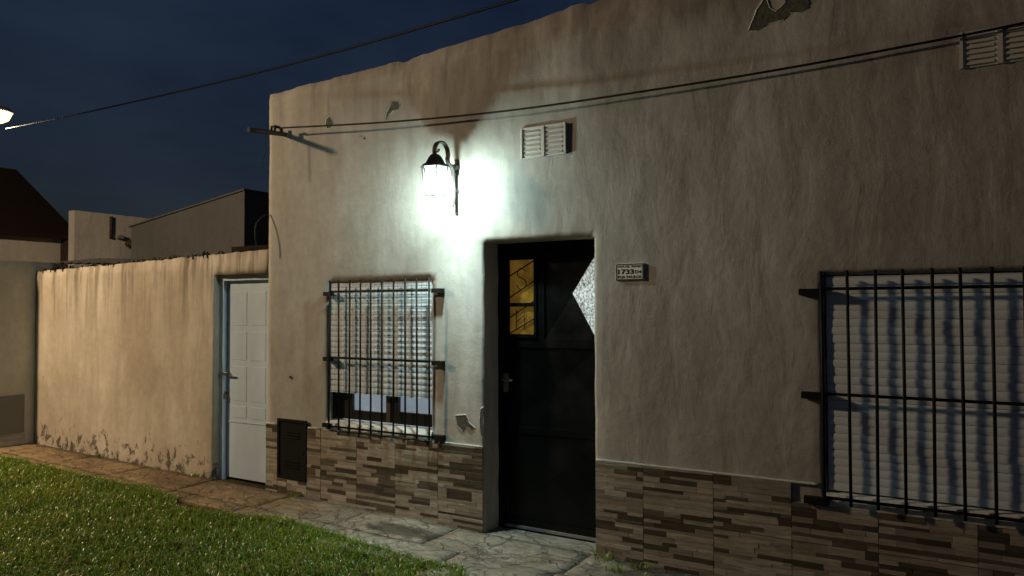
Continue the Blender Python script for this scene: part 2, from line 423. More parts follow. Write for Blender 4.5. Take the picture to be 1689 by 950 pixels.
# ================================================================== ground
xs = [-400, -120, -60, -30, -20] + [round(-14+0.5*i, 2) for i in range(39)] + [8, 20, 60, 120, 400]
ys = [-400, -120, -50, -20, -10, -7, -5, -4, -3, -2, -1, 0, 1, 2, 4, 8, 20, 60, 160, 400]
g = MB(); nx = len(xs)
for y in ys:
    for x in xs: g.v.append((x, y, gz(x)-0.022))
for j in range(len(ys)-1):
    for i in range(nx-1):
        g.f.append((j*nx+i, j*nx+i+1, (j+1)*nx+i+1, (j+1)*nx+i)); g.smooth.append(True); g.c.append(None)
tag(g.build('ground', M['soil']), kind='structure')

# pavement: cement slabs laid along the wall, two courses, each with its own worn edge
pav = tag(MB().box(-9.9, 4.0, -0.94, -0.014, -0.3, -0.29).build('pavement', M['soil']), kind='structure')
def slab(x0, x1, y0, y1, m, k):
    rng = random.Random(k*31+5)
    nx_, ny_ = max(4, int((x1-x0)/0.09)), max(4, int((y1-y0)/0.09))
    b = MB(); idx = {}
    tilt = rng.uniform(-0.0012, 0.0012); lift = rng.uniform(-0.0015, 0.0015)
    for j in range(ny_+1):
        for i in range(nx_+1):
            u, v = i/nx_, j/ny_; e = (i in (0, nx_)) or (j in (0, ny_))
            x = x0+(x1-x0)*u; y = y0+(y1-y0)*v
            if e:
                if j not in (0, ny_): x += rng.uniform(-0.006, 0.006)
                if i not in (0, nx_) and y1 < -0.02 or (j == 0): y += rng.uniform(-0.008, 0.006) if j < ny_ or y1 < -0.1 else 0
            z = gz(x)+lift+tilt*(u-0.5)*2 + 0.006*noise2(x*2.4, y*2.4, 9) + 0.003*noise2(x*9, y*9, 4) - (0.002 if e else 0)
            b.v.append((x, y, z)); idx[i, j] = len(b.v)-1
    for j in range(ny_):
        for i in range(nx_):
            b.f.append((idx[i, j], idx[i+1, j], idx[i+1, j+1], idx[i, j+1])); b.smooth.append(True); b.c.append(None)
    ring = [idx[i, 0] for i in range(nx_+1)] + [idx[nx_, j] for j in range(1, ny_+1)] + \
           [idx[i, ny_] for i in range(nx_-1, -1, -1)] + [idx[0, j] for j in range(ny_-1, 0, -1)]
    low = []
    for r_ in ring:
        x, y, z = b.v[r_]; b.v.append((x, y, z-0.09)); low.append(len(b.v)-1)
    for q in range(len(ring)):
        w = (q+1) % len(ring); b.f.append((ring[q], low[q], low[w], ring[w])); b.smooth.append(False); b.c.append(None)
    return b.build('paving_slab', m, pav, fix=False)
k = 0
x = -9.9; cuts = [-9.9]
rs = random.Random(3)
while x < 3.5: x += rs.uniform(0.85, 1.15); cuts.append(x)
for a_, b_ in zip(cuts, cuts[1:]):
    m_ = M['pave']
    slab(a_+0.0015, b_-0.0015, -0.452, -0.016, m_, k); k += 1
cuts2 = [-9.9]; x = -9.9
while x < 3.5: x += rs.uniform(0.7, 1.2); cuts2.append(x)
for a_, b_ in zip(cuts2, cuts2[1:]):
    m_ = M['pave']
    xm_ = (a_+b_)/2; slab(a_+0.0015, b_-0.0015, -0.64-max(0, min(1.2, (xm_+4.4)*0.16)), -0.455, m_, k); k += 1

# ================================================================== uneven plastered walls
def plaster_wall(name, x0, x1, z0, ztop, openings, thick, m, parent, y0=0.0, step=0.05, dfun=disp, reveal=None, edge=0.010):
    """front sheet on a fine grid with openings, real reveals, jagged top"""
    xs = set(np.round(np.arange(x0, x1+1e-6, step), 4)) | {x1}
    zmax = min(ztop(x) for x in np.arange(x0, x1, 0.1))-0.06
    zs = set(np.round(np.arange(z0, zmax, step), 4)) | {round(zmax, 4)}
    for (a, b, c, d) in openings:
        xs = {v for v in xs if min(abs(v-a), abs(v-b)) > step*0.4} | {a, b}
        zs = {v for v in zs if min(abs(v-c), abs(v-d)) > step*0.4 or v == z0} | {c, d}
    xs = sorted(xs); zs = sorted(v for v in zs if v >= z0) + ['top']
    b = MB(); idx = {}
    def hole(x, z): return any(a < x < bb and c < z < d for a, bb, c, d in openings)
    edges_x = {v for o in openings for v in o[:2]}; edges_z = {v for o in openings for v in o[2:]}
    for j, zz in enumerate(zs):
        for i, xx in enumerate(xs):
            z = ztop(xx) if zz == 'top' else zz
            on = any((abs(xx-a) < 1e-6 or abs(xx-bb) < 1e-6) and c-1e-6 <= z <= d+1e-6 or
                     (abs(z-c) < 1e-6 or abs(z-d) < 1e-6) and a-1e-6 <= xx <= bb+1e-6 for a, bb, c, d in openings)
            y = y0 + dfun(xx, z); px, pz = xx, z
            if on:
                y += edge*0.5; px += 0.006*noise2(z*5, xx, 2); pz += 0.005*noise2(xx*5, z, 6)
            if i in (0, len(xs)-1): px += 0.009*noise2(z*3.3, xx, 7)+0.004*noise2(z*15, 1, 7); y += edge*0.5
            if zz == 'top': y += 0.012
            idx[i, j] = len(b.v); b.v.append((px, y, pz))
    def face(f, sm=True): b.f.append(f); b.smooth.append(sm); b.c.append(None)
    zval = [ztop(0) if z == 'top' else z for z in zs]
    solid = {}
    for j in range(len(zs)-1):
        for i in range(len(xs)-1):
            solid[i, j] = not hole((xs[i]+xs[i+1])/2, (zval[j]+zval[j+1])/2)
            if solid[i, j]: face((idx[i, j], idx[i+1, j], idx[i+1, j+1], idx[i, j+1]))
    back = {}
    def bk(i, j, d):
        if (i, j) not in back:
            v = b.v[idx[i, j]]; back[i, j] = len(b.v); b.v.append((v[0], y0+d, v[2]))
        return back[i, j]
    for (i, j), s_ in solid.items():
        if not s_: continue
        for (di, dj, e0, e1) in ((-1, 0, (i, j+1), (i, j)), (1, 0, (i+1, j), (i+1, j+1)), (0, -1, (i, j), (i+1, j)), (0, 1, (i+1, j+1), (i, j+1))):
            nb = (i+di, j+dj)
            if solid.get(nb, False): continue
            d = thick
            if nb in solid and reveal: 
                d = reveal
            face((idx[e0], idx[e1], bk(*e1, d), bk(*e0, d))[::-1], False)
    o = b.build(name, m, parent, fix=False)
    bm = bmesh.new(); bm.from_mesh(o.data); bmesh.ops.recalc_face_normals(bm, faces=bm.faces); bm.to_mesh(o.data); bm.free()
    return o

# ================================================================== the house
house = empty('house', (-2.0, 0, 0))
tag(house, 'cream rendered single storey house with black door, barred windows and tiled base', 'house')
DX0, DX1, DZ1 = -2.985, -2.085, 2.155
W1 = (-4.57, -3.47, 0.69, 1.885)
W2 = (-0.625, 0.90, 0.555, 1.862)
GAS = (-5.165, -4.806, 0.16, 0.685)
def parapet(x):
    base = 3.62 + 0.05*max(0, min(1, (x+5.3)/1.5)) + max(0, x+3.7)*0.072
    base = min(base, 3.95)
    n = 0.012*noise2(x*4, 0, 5) + 0.008*noise2(x*13, 0, 5)
    if -3.80 < x < -3.70: n -= 0.02
    if -2.30 < x < -2.15: n += 0.02
    return base + n
front = plaster_wall('front_wall', -5.315, 3.2, -0.2, parapet, [(DX0, DX1, -0.2, DZ1), W1, W2], 0.30, M['house'], house, reveal=0.30)
MB().box(-5.30, -5.02, 0.31, 6.0, -0.2, 3.55).box(2.9, 3.19, 0.31, 6.0, -0.2, 3.55).box(-5.30, 3.19, 6.0, 6.25, -0.2, 3.55).build('outer_wall', M['grey_wall'], house)
MB().box(-5.01, 2.89, 0.31, 5.99, 3.36, 3.48).build('roof', M['bitumen'], house)

# --- stone-look tile base
LIGHT = [(0.35, 0.312, 0.262), (0.31, 0.275, 0.230), (0.395, 0.357, 0.305), (0.255, 0.224, 0.184)]
DARK = [(0.085, 0.069, 0.052), (0.120, 0.099, 0.076), (0.065, 0.052, 0.039)]
def tile_mesh(w, h, seed):
    r = random.Random(seed); b = MB()
    b.box(0.0004, w-0.0004, -0.006, 0.0, 0.0004, h-0.0004, color=(0.16, 0.13, 0.10))
    nrow = max(2, round(h/0.0285)); rh = h/nrow
    z = 0.0006
    for q in range(nrow):
        x = 0.0006; first = True
        hh = rh*r.uniform(0.62, 1.35) if q < nrow-1 else h-0.0006-z
        while x < w-0.003:
            L = r.uniform(0.09, 0.34)
            if first: L *= r.uniform(0.4, 1.0); first = False
            x2 = min(w-0.0006, x+L)
            if w-0.0006-x2 < 0.04: x2 = w-0.0006
            c = r.choice(DARK) if r.random() < 0.36 else r.choice(LIGHT)
            dpt = r.uniform(0.0075, 0.0105)
            b.box(x, x2-0.0004, -dpt, -0.0061, z, z+hh-0.0004, color=c, ch=0.0012)
            x = x2
        z += hh
    me = b.mesh('wainscot_tile', fix=True); me.materials.append(M['tile']); return me
TOPZ, ROWH = 0.622, 0.335
def tile_run(edges, skip=None):
    kinds = {}
    for ci, (a, b_) in enumerate(zip(edges, edges[1:])):
        for row in range(2):
            z1 = TOPZ-row*(ROWH+0.002); z0 = z1-ROWH
            pieces = [(a+0.0006, b_-0.0006, z0, z1)]
            if skip:
                sx0, sx1, sz0, sz1 = skip; np_ = []
                for (p0, p1, q0, q1) in pieces:
                    if p1 <= sx0 or p0 >= sx1 or q1 <= sz0 or q0 >= sz1: np_.append((p0, p1, q0, q1)); continue
                    if p0 < sx0-0.01: np_.append((p0, sx0, q0, q1))
                    if p1 > sx1+0.01: np_.append((sx1, p1, q0, q1))
                    mx0, mx1 = max(p0, sx0), min(p1, sx1)
                    if q0 < sz0-0.01: np_.append((mx0, mx1, q0, sz0))
                pieces = np_
            for (p0, p1, q0, q1) in pieces:
                if q1 < W2[2]-0.03 or p1 < W2[0] or True:
                    zz1 = q1
                    if p0 < W2[1] and p1 > W2[0]-0.08 and q1 > 0.5: zz1 = 0.512
                    key = (round(p1-p0, 3), round(zz1-q0, 3), random.randrange(4))
                    if key not in kinds: kinds[key] = tile_mesh(key[0], key[1], hash(key) % 9973)
                    inst('wainscot_tile', kinds[key], house, (p0, -0.0085, q0))
tile_run([-5.318, -5.05, -4.638, -4.232, -3.821, -3.40, -2.988], GAS)
tile_run([-2.078, -1.738, -1.278, -0.815, -0.353, 0.118, 0.58, 1.04, 1.50, 1.96])
# grout bead that closes the top of the tiles
def bead(x0, x1, z):
    n = int((x1-x0)/0.04); b = MB()
    pts = [(x0+(x1-x0)*i/n, -0.007+0.002*noise2(i*0.7, 0, 2), z+0.003*noise2(i*0.31, 5, 1)) for i in range(n+1)]
    b.tube(pts, [0.0095+0.002*noise2(i*0.9, 3, 3) for i in range(n+1)], 6)
    return b.build('grout_bead', M['flake'], house)
bead(-5.318, -5.17, 0.628); bead(-4.80, -4.66, 0.628); bead(-3.37, -2.99, 0.628); bead(-2.076, -0.655, 0.628)
MB().box(-5.318, -2.989, -0.0082, 0.0012, -0.12, 0.620).build('tile_bed', M['grout'], house)
MB().box(-2.077, 3.19, -0.0082, 0.0012, -0.12, 0.512).build('tile_bed', M['grout'], house)

# --- places where the paint has come away
def peel(pts, name='exposed_plaster'):
    n = len(pts); cx = sum(p[0] for p in pts)/n; cz = sum(p[1] for p in pts)/n
    fine = []
    for i in range(n):
        a, c = pts[i], pts[(i+1) % n]
        for q in range(4):
            u = q/4; x = a[0]+(c[0]-a[0])*u; z = a[1]+(c[1]-a[1])*u
            fine.append((x+0.004*noise2(x*60, z*60, 1), z+0.004*noise2(x*60, z*60, 5)))
    b = MB(); nf = len(fine)
    bm = bmesh.new()
    vs = [bm.verts.new((x, disp(x, z)-0.0032, z)) for x, z in fine]
    f_ = bm.faces.new(vs); bmesh.ops.triangulate(bm, faces=[f_])
    inner = [e_ for e_ in bm.edges if len(e_.link_faces) == 2 and e_.calc_length() > 0.03]
    bmesh.ops.subdivide_edges(bm, edges=inner, cuts=3); bmesh.ops.triangulate(bm, faces=bm.faces[:])
    for v_ in bm.verts: v_.co.y = disp(v_.co.x, v_.co.z)-0.0032
    bmesh.ops.recalc_face_normals(bm, faces=bm.faces[:])
    me = bpy.data.meshes.new(name); bm.to_mesh(me); bm.free()
    o = obj(name, me, M['bare'], house)
    vs = []; fs = []
    for i, (x, z) in enumerate(fine):
        dx, dz = x-cx, z-cz; L = math.hypot(dx, dz) or 1
        lip = 0.0058+0.0022*noise2(i*0.6, 2, 2); wd = 0.010+0.006*noise2(i*0.5, 7, 2)
        y = disp(x, z)
        vs += [(x, y-0.0033, z), (x, y-lip, z), (x+dx/L*wd, y-0.001, z+dz/L*wd)]
    for i in range(nf):
        j = (i+1) % nf
        fs += [(i*3, j*3, j*3+1, i*3+1), (i*3+1, j*3+1, j*3+2, i*3+2)]
    b.add(vs, fs); b.build('flaking_edge', M['flake'], o)
peel([(-1.035, 3.372), (-0.985, 3.366), (-0.915, 3.395), (-0.825, 3.402), (-0.795, 3.435), (-0.735, 3.425), (-0.690, 3.44), (-0.680, 3.47),
      (-0.72, 3.53), (-0.73, 3.60), (-0.82, 3.60), (-0.815, 3.50), (-0.87, 3.46), (-0.905, 3.49), (-0.93, 3.57), (-0.985, 3.49)])
peel([(-3.945, 3.19), (-3.925, 3.20), (-3.90, 3.245), (-3.86, 3.268), (-3.80, 3.272), (-3.785, 3.30), (-3.81, 3.335), (-3.865, 3.345), (-3.895, 3.30), (-3.93, 3.25)])
peel([(-4.60, 3.245), (-4.585, 3.215), (-4.545, 3.215), (-4.515, 3.245), (-4.525, 3.275), (-4.56, 3.315), (-4.595, 3.29)])
peel([(-3.245, 0.845), (-3.225, 0.765), (-3.18, 0.735), (-3.15, 0.765), (-3.10, 0.75), (-3.07, 0.765), (-3.12, 0.80), (-3.145, 0.855), (-3.19, 0.85)])
peel([(-3.015, 0.905), (-3.022, 0.80), (-3.012, 0.715), (-2.996, 0.69), (-2.990, 0.78), (-2.992, 0.92)])
# nail holes
for (x, z) in ((-5.02, 1.055), (-4.176, 3.083)):
    MB().tube([(x, disp(x, z)+0.004, z), (x, disp(x, z)-0.012, z)], 0.011, 7).build('wall_plug', M['sign_black'], house)

# --- front door ---------------------------------------------------------
DY = 0.23
door = MB()
door.box(DX0-0.01, DX0+0.052, DY-0.03, DY+0.05, -0.05, DZ1+0.012)      # frame stiles and head
door.box(DX1-0.052, DX1+0.01, DY-0.03, DY+0.05, -0.05, DZ1+0.012)
door.box(DX0+0.0525, DX1-0.0525, DY-0.03, DY+0.05, 2.105, DZ1+0.012)
door = door.build('front_door', M['door'], house)
leaf = MB()
L0, L1 = DX0+0.054, DX1-0.054
leaf.box(L0, L1, DY+0.030, DY+0.045, 0.01, 2.104)
for z0, z1 in ((0.01, 0.07), (0.715, 0.765), (1.365, 1.43), (2.055, 2.103)): leaf.box(L0+0.031, L1-0.031, DY-0.006, DY+0.029, z0, z1)
leaf.box(L0, L0+0.030, DY-0.006, DY+0.0295, 0.01, 2.103); leaf.box(L1-0.030, L1, DY-0.006, DY+0.0295, 0.01, 2.103)
leaf.box(-2.655, -2.595, DY-0.0065, DY+0.0285, 1.4305, 2.0545)
leaf.build('door_leaf', M['door'], door)
def pyramid(x0, x1, z0, z1, depth, mats):
    cx, cz = (x0+x1)/2, (z0+z1)/2; y = DY+0.002
    P_ = [(x0, y, z0), (x1, y, z0), (x1, y, z1), (x0, y, z1), (cx, y+depth, cz)]
    b = MB().add(P_, [(0, 1, 4), (1, 2, 4), (2, 3, 4), (3, 0, 4)])
    o = b.build('pressed_panel', M['door'], door, fix=False); return o
pyramid(L0+0.030, L1-0.030, 0.765, 1.365, 0.024, None)
pyramid(L0+0.030, L1-0.030, 0.07, 0.715, -0.02, None)
pyramid(-2.595, L1-0.030, 1.43, 2.055, 0.024, None)
# triangle in the upper panel, its brightness put in as a speckled glow
cx_, cz_ = -2.372, 1.768
MB().add([(L1-0.031, DY-0.002, 2.052), (cx_, DY+0.020, cz_), (L1-0.031, DY-0.002, 1.432)], [(0, 1, 2)]).build('glass_pane', M['triangle_glow'], door, fix=False)
# little opening light with amber glass
gx0, gx1 = -2.898, -2.660
fr = MB()
for (a, b_, c, d) in ((gx0-0.03, gx0, 1.435, 2.05), (gx1-0.02, gx1+0.003, 1.435, 2.05), (gx0, gx1-0.02, 1.435, 1.462), (gx0, gx1-0.02, 2.028, 2.05), (gx0, gx1-0.02, 1.672, 1.70)):
    fr.box(a, b_, DY-0.016, DY+0.012, c, d)
fr.build('vent_light_frame', M['door'], door)
MB().box(gx0, gx1-0.02, DY+0.006, DY+0.010, 1.4625, 1.6715).build('glass_pane', M['amber'], door)
MB().box(gx0, gx1-0.02, DY+0.006, DY+0.010, 1.7005, 2.0275).build('glass_pane', M['amber'], door)
for z0, dz in ((1.905, 0.115), (1.74, 0.125), (1.585, 0.13), (1.465, 0.115)):
    MB().tube([(gx0, DY-0.004, z0), (gx1-0.02, DY-0.004, z0+dz)], 0.0048, 6).build('grille_bar', M['iron'], door)
sx, sz = -2.79, 1.885
pts = [(sx+0.036*math.cos(a), DY-0.005, sz+0.042+0.036*math.sin(a)) for a in [rad(20+i*25) for i in range(11)]]
pts += [(sx+0.040*math.cos(a), DY-0.005, sz-0.040+0.042*math.sin(a)) for a in [rad(85-i*25) for i in range(11)]]
MB().tube(pts, 0.0036, 6).build('letter_s', M['iron'], door)
hb = MB()
for x_ in (-2.835, -2.765): hb.tube([(x_, DY-0.005, 1.505), (x_, DY-0.005, 1.645)], 0.0034, 6)
hb.tube([(-2.835, DY-0.005, 1.555), (-2.765, DY-0.005, 1.605)], 0.0034, 6)
hb.build('letter_h', M['iron'], door)
hd = MB().tube([(L0+0.012, DY-0.03, 1.115), (L0+0.012, DY-0.055, 1.115)], 0.009, 8).tube([(L0-0.01, DY-0.055, 1.117), (L0+0.085, DY-0.055, 1.112)], 0.0085, 8)
hd.box(L0-0.006, L0+0.028, DY-0.031, DY-0.0065, 1.02, 1.16)
hd.build('handle', M['steel'], door)
MB().box(DX0+0.004, DX1-0.004, -0.012, DY-0.032, -0.09, -0.008).build('threshold', M['threshold'], house)
MB().box(L0, L1, DY-0.02, DY-0.0065, 0.0, 0.02).build('draught_strip', M['steel'], door)

# --- windows ------------------------------------------------------------
def slat_mesh(w, h):
    n = 5; b = MB(); vs = []
    for i in range(n+1):
        u = i/n; vs += [(0, -0.0028*math.sin(math.pi*(0.08+0.84*u)), h*u), (w, -0.0028*math.sin(math.pi*(0.08+0.84*u)), h*u)]
    b.add(vs, [(2*i, 2*i+1, 2*i+3, 2*i+2) for i in range(n)], True)
    b.add([(0, 0.004, 0), (w, 0.004, 0), (w, 0.004, h), (0, 0.004, h)], [(3, 2, 1, 0)])
    me = b.mesh('shutter_slat', fix=False); me.materials.append(M['shutter']); return me
def shutter(win, x0, x1, zb, zt, y, pitch, jit):
    r = random.Random(int(zt*1000)); me = slat_mesh(x1-x0, pitch-0.0015); z = zb
    while z < zt:
        o = inst('shutter_slat', me, win, (x0, y+r.uniform(-jit, jit), z)); o.rotation_euler = (r.uniform(-0.02, 0.02), r.uniform(-jit, jit)*0.4, r.uniform(-jit, jit)*0.6)
        z += pitch

# window beside the lantern: shutter three quarters down, below it a curtain with a glow put into its material
a, b_, c, d = W1
w1 = MB()
w1.box(a+0.001, a+0.035, 0.055, 0.12, c+0.03, d-0.001); w1.box(b_-0.035, b_-0.001, 0.055, 0.12, c+0.03, d-0.001)
w1.box(a+0.0355, b_-0.0355, 0.055, 0.12, d-0.035, d-0.001)
w1 = w1.build('window', M['alu_dark'], house)
w1['label'] = 'window with shutter three quarters down'
shutter(w1, a+0.012, b_-0.012, 0.965, d-0.012, 0.021, 0.046, 0.0010)
MB().box(a+0.012, b_-0.012, 0.016, 0.030, 0.950, 0.9645).build('shutter_bottom_bar', M['shutter'], w1)
for (p0, p1, q0, q1, yy) in ((a+0.036, -4.375, 0.72, 0.95, 0.086), (-4.374, -3.998, 0.72, 0.797, 0.086), (-3.997, -3.925, 0.72, 0.95, 0.086),
                             (-3.924, -3.862, 0.72, 0.95, 0.072), (-3.861, -3.506, 0.72, 0.818, 0.072)):
    MB().box(p0, p1, yy, yy+0.03, q0, q1).build('sliding_sash', M['alu_dark'], w1)
MB().box(-3.997, -3.955, 0.080, 0.0855, 0.722, 0.949).build('sash_stile', M['curtain_rail'], w1)
MB().box(-4.374, -3.998, 0.100, 0.104, 0.7975, 1.2).build('glass_pane', M['window_glass'], w1)
MB().box(-3.861, -3.506, 0.090, 0.094, 0.8185, 1.2).build('glass_pane', M['window_glass'], w1)
cb = MB(); n = 60; vs = []
for i in range(n+1):
    x_ = a+0.04+(b_-a-0.08)*i/n; yy = 0.145+0.008*math.sin(i*1.1)+0.004*math.sin(i*2.7); vs += [(x_, yy, 0.70), (x_, yy, 1.80)]
cb.add(vs, [(2*i, 2*i+2, 2*i+3, 2*i+1) for i in range(n)], True).build('curtain', M['glow_curtain'], w1, fix=False)
def sill(x0, x1, z0, z1, y0, y1, win, lump=0.008):
    n = int((x1-x0)/0.04); b = MB(); vs = []
    for i in range(n+1):
        x_ = x0+(x1-x0)*i/n; w_ = lump*noise2(x_*9, z0, 4)
        vs += [(x_, y0+w_, z0), (x_, y0-0.004+w_, (z0+z1)/2), (x_, y0+0.008+w_, z1-0.004+w_*0.4), (x_, y1, z1+0.012)]
    fs = []
    for i in range(n):
        for q in range(3): fs.append((i*4+q, i*4+4+q, i*4+5+q, i*4+1+q))
    b.add(vs, fs, True); return b.build('sill', M['sill'], win, fix=False)
sill(a-0.02, b_+0.01, 0.632, 0.700, -0.022, 0.056, w1, 0.016)

# window at the right: shutter right down
a, b_, c, d = W2
w2 = MB()
w2.box(a+0.001, a+0.022, 0.06, 0.13, c+0.03, d-0.001); w2.box(b_-0.022, b_-0.001, 0.06, 0.13, c+0.03, d-0.001)
w2.box(a+0.0225, b_-0.0225, 0.06, 0.13, d-0.03, d-0.001)
w2 = w2.build('window', M['shutter'], house)
w2['label'] = 'window with shutter fully closed'
shutter(w2, a+0.012, b_-0.012, 0.60, d-0.012, 0.024, 0.0475, 0.0022)
MB().box(a+0.0225, b_-0.0225, 0.09, 0.12, 0.58, d-0.031).build('dark_backing', M['dark_void'], w2)  # dark sheet behind the slats, shade of the inside put in as colour
sill(a-0.005, b_+0.01, 0.513, 0.585, -0.018, 0.070, w2, 0.006)

# --- security grilles -----------------------------------------------------
def grille(bars, z0, z1, rails, brackets, yb, label, br=0.0076):
    x0, x1 = bars[0], bars[-1]
    def rail(zr): return MB().box(x0-0.004, x1+0.004, yb+br, yb+br+0.004, zr-0.009, zr+0.009)
    root = rail(rails[0]).build('window_grille', M['iron'], house); root['label'] = label
    for zr in rails[1:]: rail(zr).build('rail', M['iron'], root)
    r = random.Random(int(x0*100))
    bar = MB().tube([(0, 0, 0), (0.0012, 0, (z1-z0)*0.5), (0, 0, z1-z0)], br, 8).mesh('bar'); bar.materials.append(M['iron'])
    for x_ in bars:
        o = inst('bar', bar, root, (x_, yb, z0)); o.rotation_euler = (r.uniform(-0.003, 0.003), r.uniform(-0.004, 0.004), 0)
    for (bx0, bx1, bz) in brackets:
        MB().box(bx0, bx1, yb+0.011, 0.004, bz-0.019, bz+0.019).build('wall_bracket', M['iron'], root)
    return root
s_ = 0.9871
b1 = [x_*s_ for x_ in (-4.561, -4.447, -4.328, -4.210, -4.092, -3.975, -3.854, -3.733, -3.614, -3.494)]
gr1 = grille(b1, 0.645, 1.898, (1.803, 1.248), [], -0.06, 'iron bars over the window beside the lantern')
for (p0, p1, z_) in ((-4.585, -4.503, 1.785), (-4.585, -4.503, 1.232), (-4.592, -4.503, 0.672), (-3.44, -3.345, 1.797), (-3.44, -3.34, 1.238), (-3.44, -3.335, 0.668)):
    MB().box(p0, p1, -0.049, -0.001, z_-0.017, z_+0.017).build('wall_bracket', M['iron'], gr1)
MB().box(-4.51, -3.43, -0.052, -0.048, 0.662, 0.678).build('rail', M['iron'], gr1)
# welded wire mesh behind the bars
wm = MB()
x_ = W1[0]+0.018
while x_ < W1[1]-0.005: wm.tube([(x_, 0.0125, 0.955), (x_+0.002, 0.0125, 1.880)], 0.0012, 4, cap=False); x_ += 0.0485
z_ = 0.9635
while z_ < 1.87: wm.tube([(W1[0]+0.006, 0.0105, z_), (W1[1]-0.006, 0.0105, z_+0.002)], 0.0014, 4, cap=False); z_ += 0.046
wm.build('wire_mesh', M['iron'], gr1)
b2 = [(-0.634+0.1395*i)*s_ for i in range(12)]
gr2 = grille(b2, 0.535, 1.872, (1.768, 1.163), [], -0.06, 'iron bars over the closed right-hand window', 0.0088)
for (p0, p1, z_) in ((-0.755, -0.615, 1.752), (-0.748, -0.615, 1.148), (-0.742, -0.605, 0.540)):
    MB().box(p0, p1, -0.049, -0.001, z_-0.019, z_+0.019).build('wall_bracket', M['iron'], gr2)
MB().box(-0.63, 0.92, -0.052, -0.047, 0.560, 0.578).build('rail', M['iron'], gr2)
MB().box(-0.63, 0.92, -0.052, -0.048, 1.838, 1.848).build('rail', M['iron'], gr2)

# --- gas meter door -------------------------------------------------------
a, b_, c, d = GAS
gas = MB()
for q in ((a, b_, d-0.022, d), (a, b_, c, c+0.022), (a, a+0.02, c+0.0225, d-0.0225), (b_-0.02, b_, c+0.0225, d-0.0225)):
    gas.box(q[0], q[1], -0.024, -0.0085, q[2], q[3])
gas.box(a+0.0205, b_-0.0205, -0.014, -0.009, c+0.0225, d-0.0225)
gas = gas.build('gas_meter_door', M['iron'], house)
for z_ in (0.26, 0.285, 0.31, 0.52, 0.545, 0.57):
    MB().box(a+0.09, b_-0.09, -0.020, -0.0145, z_, z_+0.009).build('louvre', M['iron'], gas)
MB().box(b_-0.05, b_-0.03, -0.021, -0.0145, 0.40, 0.43).build('lock', M['iron'], gas)

# --- air vents ------------------------------------------------------------
def vent(x0, x1, z0, z1, lab):
    root = MB()
    y = disp((x0+x1)/2, (z0+z1)/2)-0.004
    root.box(x0, x1, y-0.006, y+0.01, z0, z1, ch=0.002)
    xm = (x0+x1)/2
    root.box(x0, x0+0.014, y-0.017, y-0.0065, z0, z1); root.box(x1-0.014, x1, y-0.017, y-0.0065, z0, z1); root.box(xm-0.012, xm+0.012, y-0.017, y-0.0065, z0, z1)
    root.box(x0+0.0145, xm-0.0125, y-0.014, y-0.0065, z1-0.012, z1); root.box(xm+0.0125, x1-0.0145, y-0.014, y-0.0065, z1-0.012, z1)
    o = root.build('vent_cover', M['vent'], house); o['label'] = lab
    n = 6; ph = (z1-z0-0.02)/n
    for k in range(n):
        z_ = z0+0.006+k*ph
        for (p0, p1) in ((x0+0.03, xm-0.026), (xm+0.026, x1-0.03)):
            b = MB().add([(p0, y-0.0065, z_+ph*0.85), (p1, y-0.0065, z_+ph*0.85), (p1, y-0.019, z_+ph*0.25), (p0, y-0.019, z_+ph*0.25), (p0, y-0.0065, z_+ph*0.20), (p1, y-0.0065, z_+ph*0.20)],
                        [(0, 1, 2, 3), (3, 2, 5, 4), (0, 3, 4), (1, 5, 2)])
            b.build('vent_slat', M['vent'], o, fix=True)
vent(-2.655, -2.290, 2.745, 2.965, 'air vent above the front door')
vent(0.078, 0.44, 2.945, 3.140, 'air vent high above the right window')
local(house)

# ================================================================== plaque
sg = empty('house_number_plaque', (-1.822, -0.012, 1.844))
tag(sg, 'small white plaque with black lettering on the wall right of the front door', 'sign')
py = -0.018
MB().box(-1.921, -1.723, -0.016, -0.004, 1.845, 1.957, ch=0.002).build('plate', M['sign_white'], sg)
bd = MB()
for q in ((-1.919, -1.725, 1.948, 1.955), (-1.919, -1.725, 1.847, 1.853), (-1.919, -1.912, 1.8531, 1.9479), (-1.732, -1.725, 1.8531, 1.9479)):
    bd.box(q[0], q[1], -0.0172, -0.0161, q[2], q[3])
bd.build('border', M['sign_black'], sg)
def text(body, x0, x1, z0, h, parent):
    cu = bpy.data.curves.new('tmp', 'FONT'); cu.body = body; cu.size = 1.0; cu.offset = 0.04
    to = bpy.data.objects.new('tmp', cu); col.objects.link(to)
    dg = bpy.context.evaluated_depsgraph_get()
    me = bpy.data.meshes.new_from_object(to.evaluated_get(dg))
    bpy.data.objects.remove(to)
    vx = [v.co.x for v in me.vertices]; vy = [v.co.y for v in me.vertices]
    ax, bx, ay, by = min(vx), max(vx), min(vy), max(vy)
    for v in me.vertices:
        v.co = Vector((x0+(v.co.x-ax)/(bx-ax)*(x1-x0), -0.0168, z0+(v.co.y-ay)/(by-ay)*h))
    me.materials.clear()
    me.name = 'lettering'; return obj('lettering', me, M['sign_black'], parent)
text('AVDA DEL TRABAJO', -1.908, -1.737, 1.926, 0.018, sg)
text('1733', -1.904, -1.790, 1.885, 0.034, sg)
text('D4', -1.782, -1.738, 1.889, 0.022, sg)
text('FLIA PAULOS', -1.906, -1.738, 1.858, 0.019, sg)
local(sg)

